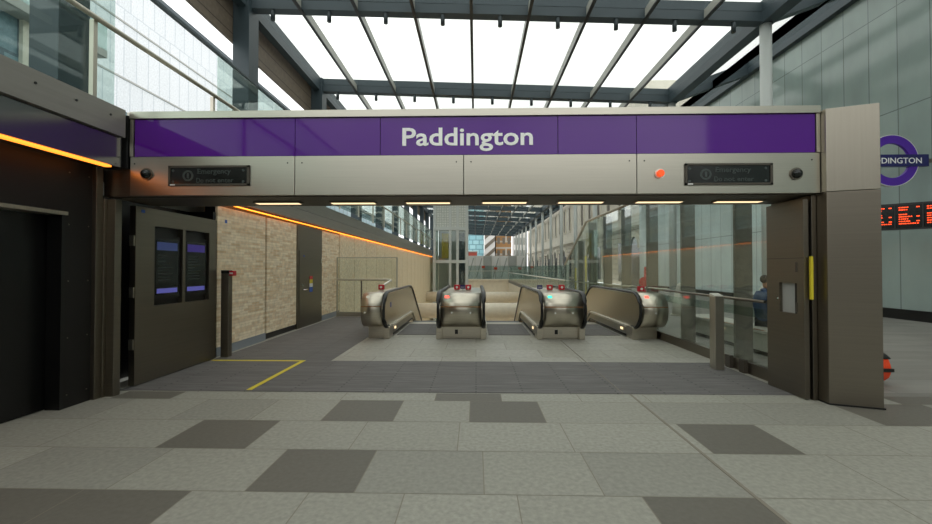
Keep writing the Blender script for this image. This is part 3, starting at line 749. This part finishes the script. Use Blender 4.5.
# columns
for y in BY[2:13]:
    lb = 'dark steel canopy column on the left upper walkway, ' + {3: 'nearest the entrance sign', 4: 'second behind the sign'}.get(BY.index(y), nm[min(BY.index(y) - 2, 11)] + ' from the street end')
    y = y + .3 if y < 8 else y
    c = thing('canopy_column', lb, 'column', (-7.9, y, 3.54), 'dark columns on the left walkway')
    MB().box(-8.04, -7.5, y - .3, y + .3, 3.54, zb(-7.75) + .6).build('shaft', M['steel_blue'], c); MB().box(-8.04, -7.42, y - .38, y + .38, 3.54, 3.6).build('base_plate', M['steel_blue_dark'], c)
for i, y in enumerate(BY[3:17]):
    c = thing('canopy_column', 'white round canopy column, ' + (nm[i] if i < 12 else ('thirteenth', 'fourteenth')[i - 12]) + ' along the right side street', 'column', (9.5, y, 0), 'white columns along the right side')
    MB().tube([(9.5, y, 0), (9.5, y, zb(9.49))], .17, 20).build('shaft', M['white_paint'], c); MB().tube([(9.5, y, 0), (9.5, y, .05)], .26, 20).build('base_plate', M['steel_soft'], c)

# ------------------------------------------------------------------ right side wall and facade
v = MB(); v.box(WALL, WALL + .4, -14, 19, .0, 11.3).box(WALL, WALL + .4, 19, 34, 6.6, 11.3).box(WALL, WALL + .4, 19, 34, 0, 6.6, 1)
struct(v, 'wall_right', [M['wallglass'], M['wallglass_lit']], 'tall pale green-grey glass-clad wall on the far right', 'wall')
struct(MB().box(WALL - .05, WALL, -14, 34, 0, .32), 'baseboard_right', M['void_black'], 'black base strip of the pale glass-clad wall', 'baseboard')
struct(MB().box(WALL - .12, WALL + .4, -14, 34, 11.3, 11.6), 'trim_2', M['void_black'], 'black capping along the glass-clad wall top', 'trim')
fc = thing('terrace_facade', 'long cream stone terrace with tall windows beyond the right columns', 'building', (14, 60, 0))
v = MB(); FX = 14.0
v.box(FX, FX + 6, 34.1, 112, 5.6, 17); v.build('upper_wall', M['cream'], fc)
MB().box(FX, FX + 6, 34.1, 112, 0, 5.3).build('ground_floor_wall', M['rust'], fc)
MB().box(FX - .35, FX, 34.1, 112, 5.25, 5.65).build('cornice', M['cream'], fc)
MB().box(FX - .2, FX, 34.1, 112, 11.6, 11.9).build('cornice', M['cream'], fc)
y = 36.0; k = 0
while y < 110:
    wn = MB().box(FX - .03, FX + .02, y, y + 1.1, 7.2, 10.4).build('window', M['window_brown'], fc)
    fr = MB().box(FX - .12, FX, y - .18, y, 7.1, 10.5).box(FX - .12, FX, y + 1.1, y + 1.28, 7.1, 10.5).box(FX - .16, FX, y - .25, y + 1.35, 10.5, 10.75).box(FX - .16, FX, y - .2, y + 1.3, 6.95, 7.12)
    fr.build('window_surround', M['cream'], wn)
    if k % 2 == 0:
        arc = [(y - .3, .05), (y + 1.9, .05)] + [(y + .8 + 1.1 * math.cos(a), 3.3 + 1.1 * math.sin(a)) for a in [PI * q / 12 for q in range(13)]]
        MB().prism(arc, FX - .03, FX + .01, 'X').build('arched_window', M['window_dark'], fc)
        arc2 = MB()
        for q in range(12):
            a0, a1 = PI * q / 12, PI * (q + 1) / 12
            arc2.hexa([(FX - .2, y + .8 + r * math.cos(a), 3.3 + r * math.sin(a)) if s_ else (FX, y + .8 + r * math.cos(a), 3.3 + r * math.sin(a)) for s_ in (0, 1) for (r, a) in ((1.1, a0), (1.5, a0), (1.5, a1), (1.1, a1))])
        arc2.build('arch_moulding', M['cream'], fc)
    else:
        MB().box(FX - .03, FX + .01, y, y + 1.4, .3, 4.0).build('window', M['window_dark'], fc)
    y += 3.6; k += 1

# roundel on a bracket from the wall
d = thing('station_roundel', 'round purple ring sign with a blue name bar on the right wall', 'sign', (12.3, 12.2, 4.8), None)
rc = (11.98, 12.2, 4.69)
MB().ring(rc, .73, .5, .08, 64).build('ring', M['roundel_purple'], d)
MB().ring(rc, .748, .73, .09, 64).build('ring_edge', M['white'], d)
nb_ = MB().box(rc[0] - 1.0, rc[0] + 1.0, rc[1] - .06, rc[1] + .06, rc[2] - .17, rc[2] + .17).build('name_bar', M['navy'], d)
text('name_lettering', 'PADDINGTON', 1.6, .17, M['letters'], nb_, (rc[0], rc[1] - .061, rc[2]), .004, .012)
MB().box(rc[0] + .95, WALL + .02, rc[1] - .04, rc[1] + .04, rc[2] - .05, rc[2] + .05).build('bracket', M['steel_dark'], d)
# departures board
bd = thing('departures_board', 'long black departures board with orange text on the right', 'departures board', (11.6, 11.0, 2.6))
def onb(x, t=0):  # front face line of the board
    return 11.3 - (x - 10.8) * .85 - t
def bq(x0, x1, z0, z1, d0, d1):
    return [(x0, onb(x0, d0), z0), (x1, onb(x1, d0), z0), (x1, onb(x1, d1), z0), (x0, onb(x0, d1), z0), (x0, onb(x0, d0), z1), (x1, onb(x1, d0), z1), (x1, onb(x1, d1), z1), (x0, onb(x0, d1), z1)]
MB().hexa(bq(9.6, 12.7, 2.6, 3.29, -.25, 0)).build('housing', M['void_black'], bd)
for a in (10.05, 10.43, 10.81, 11.19, 11.57, 11.95, 12.33):
    sc_ = MB().hexa(bq(a - .175, a + .175, 2.64, 3.24, 0, .012)).build('screen', M['screen'], bd)
    rr = random.Random(int(a * 100)); tx = MB()
    for i in range(8):
        zz = 3.16 - i * .06; xx = a - .14
        if i in (2,): continue
        while xx < a + (rr.choice((-.02, .0, .03)) if i < 7 else .12):
            wd_ = rr.uniform(.012, .03); tx.hexa(bq(xx, xx + wd_, zz, zz + .026, .012, .018)); xx += wd_ + rr.uniform(.006, .014)
        if i % 2 == 0: tx.hexa(bq(a + .1, a + .14, zz, zz + .026, .012, .018))
    tx.build('text_lines', M['dep_text'], sc_)
for z_ in (2.75, 3.1): MB().box(12.6, WALL - .001, onb(12.7) + .05, onb(12.7) + .12, z_, z_ + .06).build('bracket', M['steel_dark'], bd)

# orange bag behind the pillar
d = thing('bag', 'orange and black holdall on the paving behind the right pillar', 'bag', (5.5, 6.1, 0))
prof = [(6.0 + .24 * math.cos(a) * (1 if abs(math.cos(a)) < .9 else .95), .22 + .21 * math.sin(a)) for a in [2 * PI * q / 20 for q in range(20)]]
MB().prism(prof, 5.0, 5.65, 'X', smooth_side=True).build('body', M['orange'], d, .03)
tp = [(6.0 + .25 * math.cos(a), .225 + .215 * math.sin(a)) for a in [R(38 + q * 8) for q in range(14)]]
MB().prism(tp, 4.99, 5.66, 'X', smooth_side=True).build('black_top', M['black'], d)
MB().prism([(5.755, .19), (6.245, .19), (6.245, .235), (5.755, .235)], 4.995, 5.655, 'X').build('black_band', M['black'], d)
MB().tube([(5.15, 6.0, .42), (5.2, 6.0, .5), (5.4, 6.0, .5), (5.45, 6.0, .42)], .02, 8).build('handle', M['black'], d)

# ------------------------------------------------------------------ street things seen through the glass screen
d = thing('stone_bench', 'long pale granite bench behind the right glass screen', 'bench', (5.6, 8.5, 0))
MB().box(5.22, 5.74, 6.6, 10.4, .08, .40).build('body', M['bench'], d, .01)
MB().box(5.18, 5.77, 6.55, 10.45, .40, .46).build('seat_slab', M['bench'], d, .01)
MB().box(5.27, 5.7, 6.65, 10.35, 0, .08).build('plinth', M['soffit'], d)
MB().box(5.183, 5.24, 7.6, 9.6, .461, .468).build('inlay', M['orange_brass'], d)

def person(px, py, seat):
    """seated on the bench, back towards the glass screen"""
    r = thing('person', 'person in a dark blue jacket sitting on the granite bench', 'person', (px, py, 0))
    def P(x, y, z): return (px + x, py + y, z)
    def chain(nm_, jt, ed, m, par, root=0, sub=2):
        o = skin_mesh(nm_, jt, ed, m, par, root, sub); return o
    s0 = seat + .16
    # body: pelvis, spine, neck, head, arms, legs (facing +X, towards the street)
    J = [(P(0, 0, s0), .15), (P(.0, 0, s0 + .22), .14), (P(.03, 0, s0 + .42), .16), (P(.05, 0, s0 + .53), .10), (P(.07, 0, s0 + .60), .055),
         (P(.04, .17, s0 + .47), .07), (P(.02, .24, s0 + .22), .052), (P(.24, .2, s0 + .1), .042),
         (P(.04, -.17, s0 + .47), .07), (P(.02, -.24, s0 + .22), .052), (P(.24, -.2, s0 + .1), .042),
         (P(.08, .1, s0 - .0), .1), (P(.46, .13, s0 + .0), .07), (P(.46, .13, .1), .045), (P(.60, .13, .05), .04),
         (P(.08, -.1, s0 - .0), .1), (P(.46, -.13, s0 + .0), .07), (P(.46, -.13, .1), .045), (P(.60, -.13, .05), .04)]
    E_ = [(0, 1), (1, 2), (2, 3), (3, 4), (2, 5), (5, 6), (6, 7), (2, 8), (8, 9), (9, 10), (0, 11), (11, 12), (12, 13), (13, 14), (0, 15), (15, 16), (16, 17), (17, 18)]
    b_ = chain('body', J, E_, M['denim'], r)
    # trousers as material split is kept simple: separate covering legs
    T = [(P(.0, 0, s0), .155), (P(.1, .1, s0), .107), (P(.46, .13, s0), .076), (P(.46, .13, .12), .053), (P(.1, -.1, s0), .107), (P(.46, -.13, s0), .076), (P(.46, -.13, .12), .053)]
    chain('trousers', T, [(0, 1), (1, 2), (2, 3), (0, 4), (4, 5), (5, 6)], M['trouser'], r)
    H = [(P(.07, 0, s0 + .58), .05), (P(.1, 0, s0 + .66), .075), (P(.1, 0, s0 + .75), .092), (P(.09, 0, s0 + .82), .07)]
    chain('head', H, [(0, 1), (1, 2), (2, 3)], M['skin'], r)
    chain('nose', [(P(.19, 0, s0 + .72), .014), (P(.21, 0, s0 + .69), .016)], [(0, 1)], M['skin'], r, sub=1)
    chain('hair', [(P(.05, 0, s0 + .68), .07), (P(.06, 0, s0 + .77), .1), (P(.09, 0, s0 + .85), .075)], [(0, 1), (1, 2)], M['hair'], r)
    for sgn in (1, -1):
        hx, hy, hz = .26, .2 * sgn, s0 + .09
        hj = [(P(hx, hy, hz), .03), (P(hx + .06, hy, hz - .01), .036)]; he = [(0, 1)]
        for q in range(4):
            n_ = len(hj); yy_ = hy + (q - 1.5) * .02
            hj += [(P(hx + .11, yy_, hz - .01), .009), (P(hx + .14 + .008 * (q in (1, 2)), yy_, hz - .03), .008)]; he += [(1, n_), (n_, n_ + 1)]
        n_ = len(hj); hj += [(P(hx + .05, hy - .04 * sgn, hz), .011), (P(hx + .09, hy - .055 * sgn, hz - .01), .009)]; he += [(0, n_), (n_, n_ + 1)]
        chain('hand', hj, he, M['skin'], r, sub=1)
        chain('shoe', [(P(.44, .13 * sgn, .05), .05), (P(.58, .13 * sgn, .04), .045), (P(.68, .13 * sgn, .035), .035)], [(0, 1), (1, 2)], M['white'], r, sub=1)
def skin_mesh(name, joints, edges, m, parent, root=0, sub=2):
    me = bpy.data.meshes.new(name); off = parent_world(parent)
    bm = bmesh.new(); lay = bm.verts.layers.skin.verify(); vs = []
    for i, (p_, r) in enumerate(joints):
        v_ = bm.verts.new(Vector(p_) - off); v_[lay].radius = (r, r); v_[lay].use_root = (i == root); vs.append(v_)
    for a, b_ in edges: bm.edges.new((vs[a], vs[b_]))
    bm.to_mesh(me); bm.free(); me.materials.append(m)
    o = bpy.data.objects.new(name, me); C.objects.link(o); o.parent = parent
    md = o.modifiers.new('skin', 'SKIN'); md.use_smooth_shade = True
    s_ = o.modifiers.new('subsurf', 'SUBSURF'); s_.levels = sub; s_.render_levels = sub
    return o
person(5.46, 8.05, .46)

for (x, y, lb) in ((7.0, 14.2, 'pale cone-shaped bollard seen above the rightmost escalator unit'), (9.0, 13.0, 'pale cone-shaped bollard seen near the seated person')):
    c = thing('stone_bollard', lb, 'bollard', (x, y, 0), 'pale stone bollards in the street')
    m_ = MB(); n = 20
    pr = [(.34, 0), (.32, .35), (.22, .9), (.2, 1.0), (.12, 1.08)]
    m_.tube([(x, y, z_) for r_, z_ in pr], 1, n, up=(0, 1, 0))
    for i, (r_, z_) in enumerate(pr):
        for k in range(n): q = m_.v[i * n + k]; m_.v[i * n + k] = (x + (q[0] - x) * r_, y + (q[1] - y) * r_, q[2])
    m_.build('shaft', M['bench'], c); MB().tube([(x, y, 0), (x, y, .04)], .38, 20).build('base_plate', M['steel_soft'], c)
for (x, y, z, lb) in ((6.3, 24.0, 2.3, 'taller thin yellow pole behind the right glass balustrade'), (7.3, 30.5, 1.6, 'shorter thin yellow pole behind the right glass balustrade')):
    tag(MB().tube([(x, y, 0), (x, y, z)], .07, 12).build('yellow_pole', M['yellow']), lb, 'pole', 'yellow poles in the street')
d = thing('red_street_sign', 'red round-headed sign post behind the glass screen', 'sign', (8.0, 19.8, 0))
MB().tube([(8.0, 19.8, 0), (8.0, 19.8, 1.5)], .05, 10).build('pole', M['red'], d); MB().ring((7.92, 19.76, .95), .22, .02, .04, 28).build('disc', M['red'], d)
MB().box(7.95, 8.08, 19.74, 19.78, 1.3, 1.65).build('flag', M['red'], d)

# ------------------------------------------------------------------ far end of the street
hd = thing('site_hoarding', 'long pale patterned fence beyond the far end of the void', 'fence', (0, 57.5, 0))
for i in range(12):
    x = -7 + i * 1.15
    MB().box(x, x + 1.1, 57.5, 57.56, .1, 3.3).build('panel', M[('bld_white', 'bld_grey', 'fascia_grey')[i % 3]] if i % 3 < 2 else M['bld_white'], hd)
    MB().hexa([(x + .1, 57.47, .3), (x + .25, 57.47, .3), (x + .25, 57.5, .3), (x + .1, 57.5, .3), (x + .85, 57.47, 3.0), (x + 1.0, 57.47, 3.0), (x + 1.0, 57.5, 3.0), (x + .85, 57.5, 3.0)]).build('diagonal_brace', M['bld_grey'], hd)
    MB().box(x + 1.1, x + 1.15, 57.45, 57.56, 0, 3.4).build('post', M['steel_soft'], hd)
for x, z, lb in ((1.0, 1.9, 'left'), (2.7, 1.7, 'right')):
    d = thing('traffic_sign', lb + ' of two small orange road signs before the far fence', 'sign', (x, 57.2, 0), 'orange road signs at the far end')
    MB().tube([(x, 57.2, 0), (x, 57.2, z)], .03, 10).build('pole', M['steel_soft'], d); MB().box(x - .22, x + .22, 57.14, 57.17, z - .32, z).build('face', M['orange'], d)
def block(name, mt, x0, x1, y0, y1, h, label, rows_=None, wm='window_dark', nx=5, fl=3.4, ww=1.4, wh=1.9):
    b_ = thing(name, label, 'building', ((x0 + x1) / 2, y0, 0))
    MB().box(x0, x1, y0, y1, 0, h).build('wall', M[mt], b_); MB().box(x0 - .15, x1 + .15, y0 - .15, y1, h, h + .4).build('parapet', M['bld_grey'], b_)
    if rows_:
        for r_ in range(rows_):
            for q in range(nx):
                cx = x0 + (q + .5) * (x1 - x0) / nx
                MB().box(cx - ww / 2, cx + ww / 2, y0 - .06, y0, 1.2 + r_ * fl, 1.2 + r_ * fl + wh).build('window', M[wm], b_)
    return b_
block('office_tower', 'bld_blue', -3, 3.0, 142, 155, 34, 'pale blue glass tower beyond the far end of the canopy')
block('small_red_building', 'bld_red', -2.6, .3, 120, 128, 6.2, 'small red brick building in front of the blue glass tower', 1, 'bld_white', 2, fl=2.5)
b_ = block('white_office_block', 'bld_white', 2.6, 5.6, 122, 138, 30, 'white rendered block with slanting brown bands at the far end')
for i in range(7): MB().hexa([(2.6, 121.9, 4 + i * 3), (5.6, 121.9, 6.6 + i * 3), (5.6, 122, 6.6 + i * 3), (2.6, 122, 4 + i * 3), (2.6, 121.9, 5.2 + i * 3), (5.6, 121.9, 7.8 + i * 3), (5.6, 122, 7.8 + i * 3), (2.6, 122, 5.2 + i * 3)]).build('window_band', M['window_brown'], b_)
block('brown_brick_block', 'bld_brown', 6.0, 10.6, 124, 140, 32, 'brown brick block with pale bands at the far end', 8, 'window_brown', 3, fl=3.8, ww=.8)
block('white_end_block', 'bld_white', 10.7, 13.6, 114, 122, 24, 'white block where the far street meets the cream terrace', 6, 'bld_grey', 3)
block('grey_shopfront', 'bld_grey', -9, 13, 112, 113, 3.9, 'low shopfront row across the far end', 1, 'window_dark', 9, ww=1.5, wh=1.8)
for i, (x, wd, cc) in enumerate(((5.0, 2.0, 'window_dark'), (7.6, 1.9, 'navy'))):
    lab = ('dark van parked at the far end, left of the other', 'dark blue van parked at the far end of the street')[i]
    c = thing('van', lab, 'van', (x, 96, 0), 'vans at the far end')
    MB().prism([(x - wd / 2, .3), (x + wd / 2, .3), (x + wd / 2, 1.6), (x + wd / 2 - .2, 2.5), (x - wd / 2 + .2, 2.5), (x - wd / 2, 1.6)], 96, 100.5, 'Y').build('body', M[cc], c, .1)
    MB().box(x - wd / 2 + .25, x + wd / 2 - .25, 95.95, 96.02, 1.5, 2.3).build('windscreen', M['bld_grey'], c)
    for s_ in (-1, 1):
        for yy in (96.8, 99.6): MB().tube([(x + s_ * (wd / 2 - .2), yy, .35), (x + s_ * (wd / 2 + .02), yy, .35)], .35, 16).build('wheel', M['black'], c)

# buildings above the left walkway
b_ = thing('terraced_flats', 'blue-grey glazed block with stepped balconies above the left walkway', 'building', (-18, 15, 0))
MB().box(-24, -16, 2, 16.6, 0, 10.4).build('wall', M['bld_win'], b_)
MB().box(-24, -16.6, 16.6, 21, 0, 9.0).build('wall', M['bld_win'], b_)
for z_ in (4.2, 7.2, 10.3):
    MB().box(-16.2, -15.3, 2, 16.7, z_, z_ + .3).build('balcony_slab', M['bld_grey'], b_); MB().box(-15.36, -15.32, 2, 16.7, z_ + .3, z_ + 1.3).build('balcony_glass', M['glass_s'], b_)
for y_ in (5, 8, 11, 14, 16.4): MB().box(-16.1, -15.85, y_, y_ + .3, 0, 10.3).build('frame', M['cream'], b_)
for y_ in (17.6, 19.2, 20.8): MB().box(-16.6, -16.4, y_, y_ + .2, 0, 9.0).build('frame', M['cream'], b_)
b_ = thing('glazed_office_block', 'low blue-grey glazed block beyond the left walkway columns', 'building', (-19, 50, 0))
MB().box(-22, -16, 27, 84, 0, 9.5).build('wall', M['bld_win_pale'], b_); MB().box(-22.2, -15.8, 26.8, 84.2, 9.5, 9.8).build('parapet', M['bld_grey'], b_)
for z_ in (3.4, 6.4): MB().box(-16.02, -15.9, 27, 84, z_, z_ + .35).build('floor_band', M['cream'], b_)
b_ = thing('ribbed_office_block', 'tall white ribbed office block behind the left walkway', 'building', (-26, 30, 0))
MB().box(-34, -25, 14, 90, 0, 22.5).build('wall', M['bld_rib'], b_); MB().box(-34.2, -24.8, 13.8, 90.2, 22.5, 22.8).build('parapet', M['steel_blue'], b_)
for z_ in (7, 11, 15, 19): MB().box(-25.05, -24.95, 14, 90, z_, z_ + .12).build('floor_line', M['bld_grey'], b_)

# street behind the camera, seen only as reflections
b_ = block('street_building', 'bld_grey', -13, 13, -20, -14, 7.5, 'grey office building across the street behind the viewer', None)
for r_ in range(2):
    for q in range(9): MB().box(-12 + q * 2.8, -10.2 + q * 2.8, -14, -13.92, 1 + r_ * 3.1, 3 + r_ * 3.1).build('window', M['window_dark'], b_)
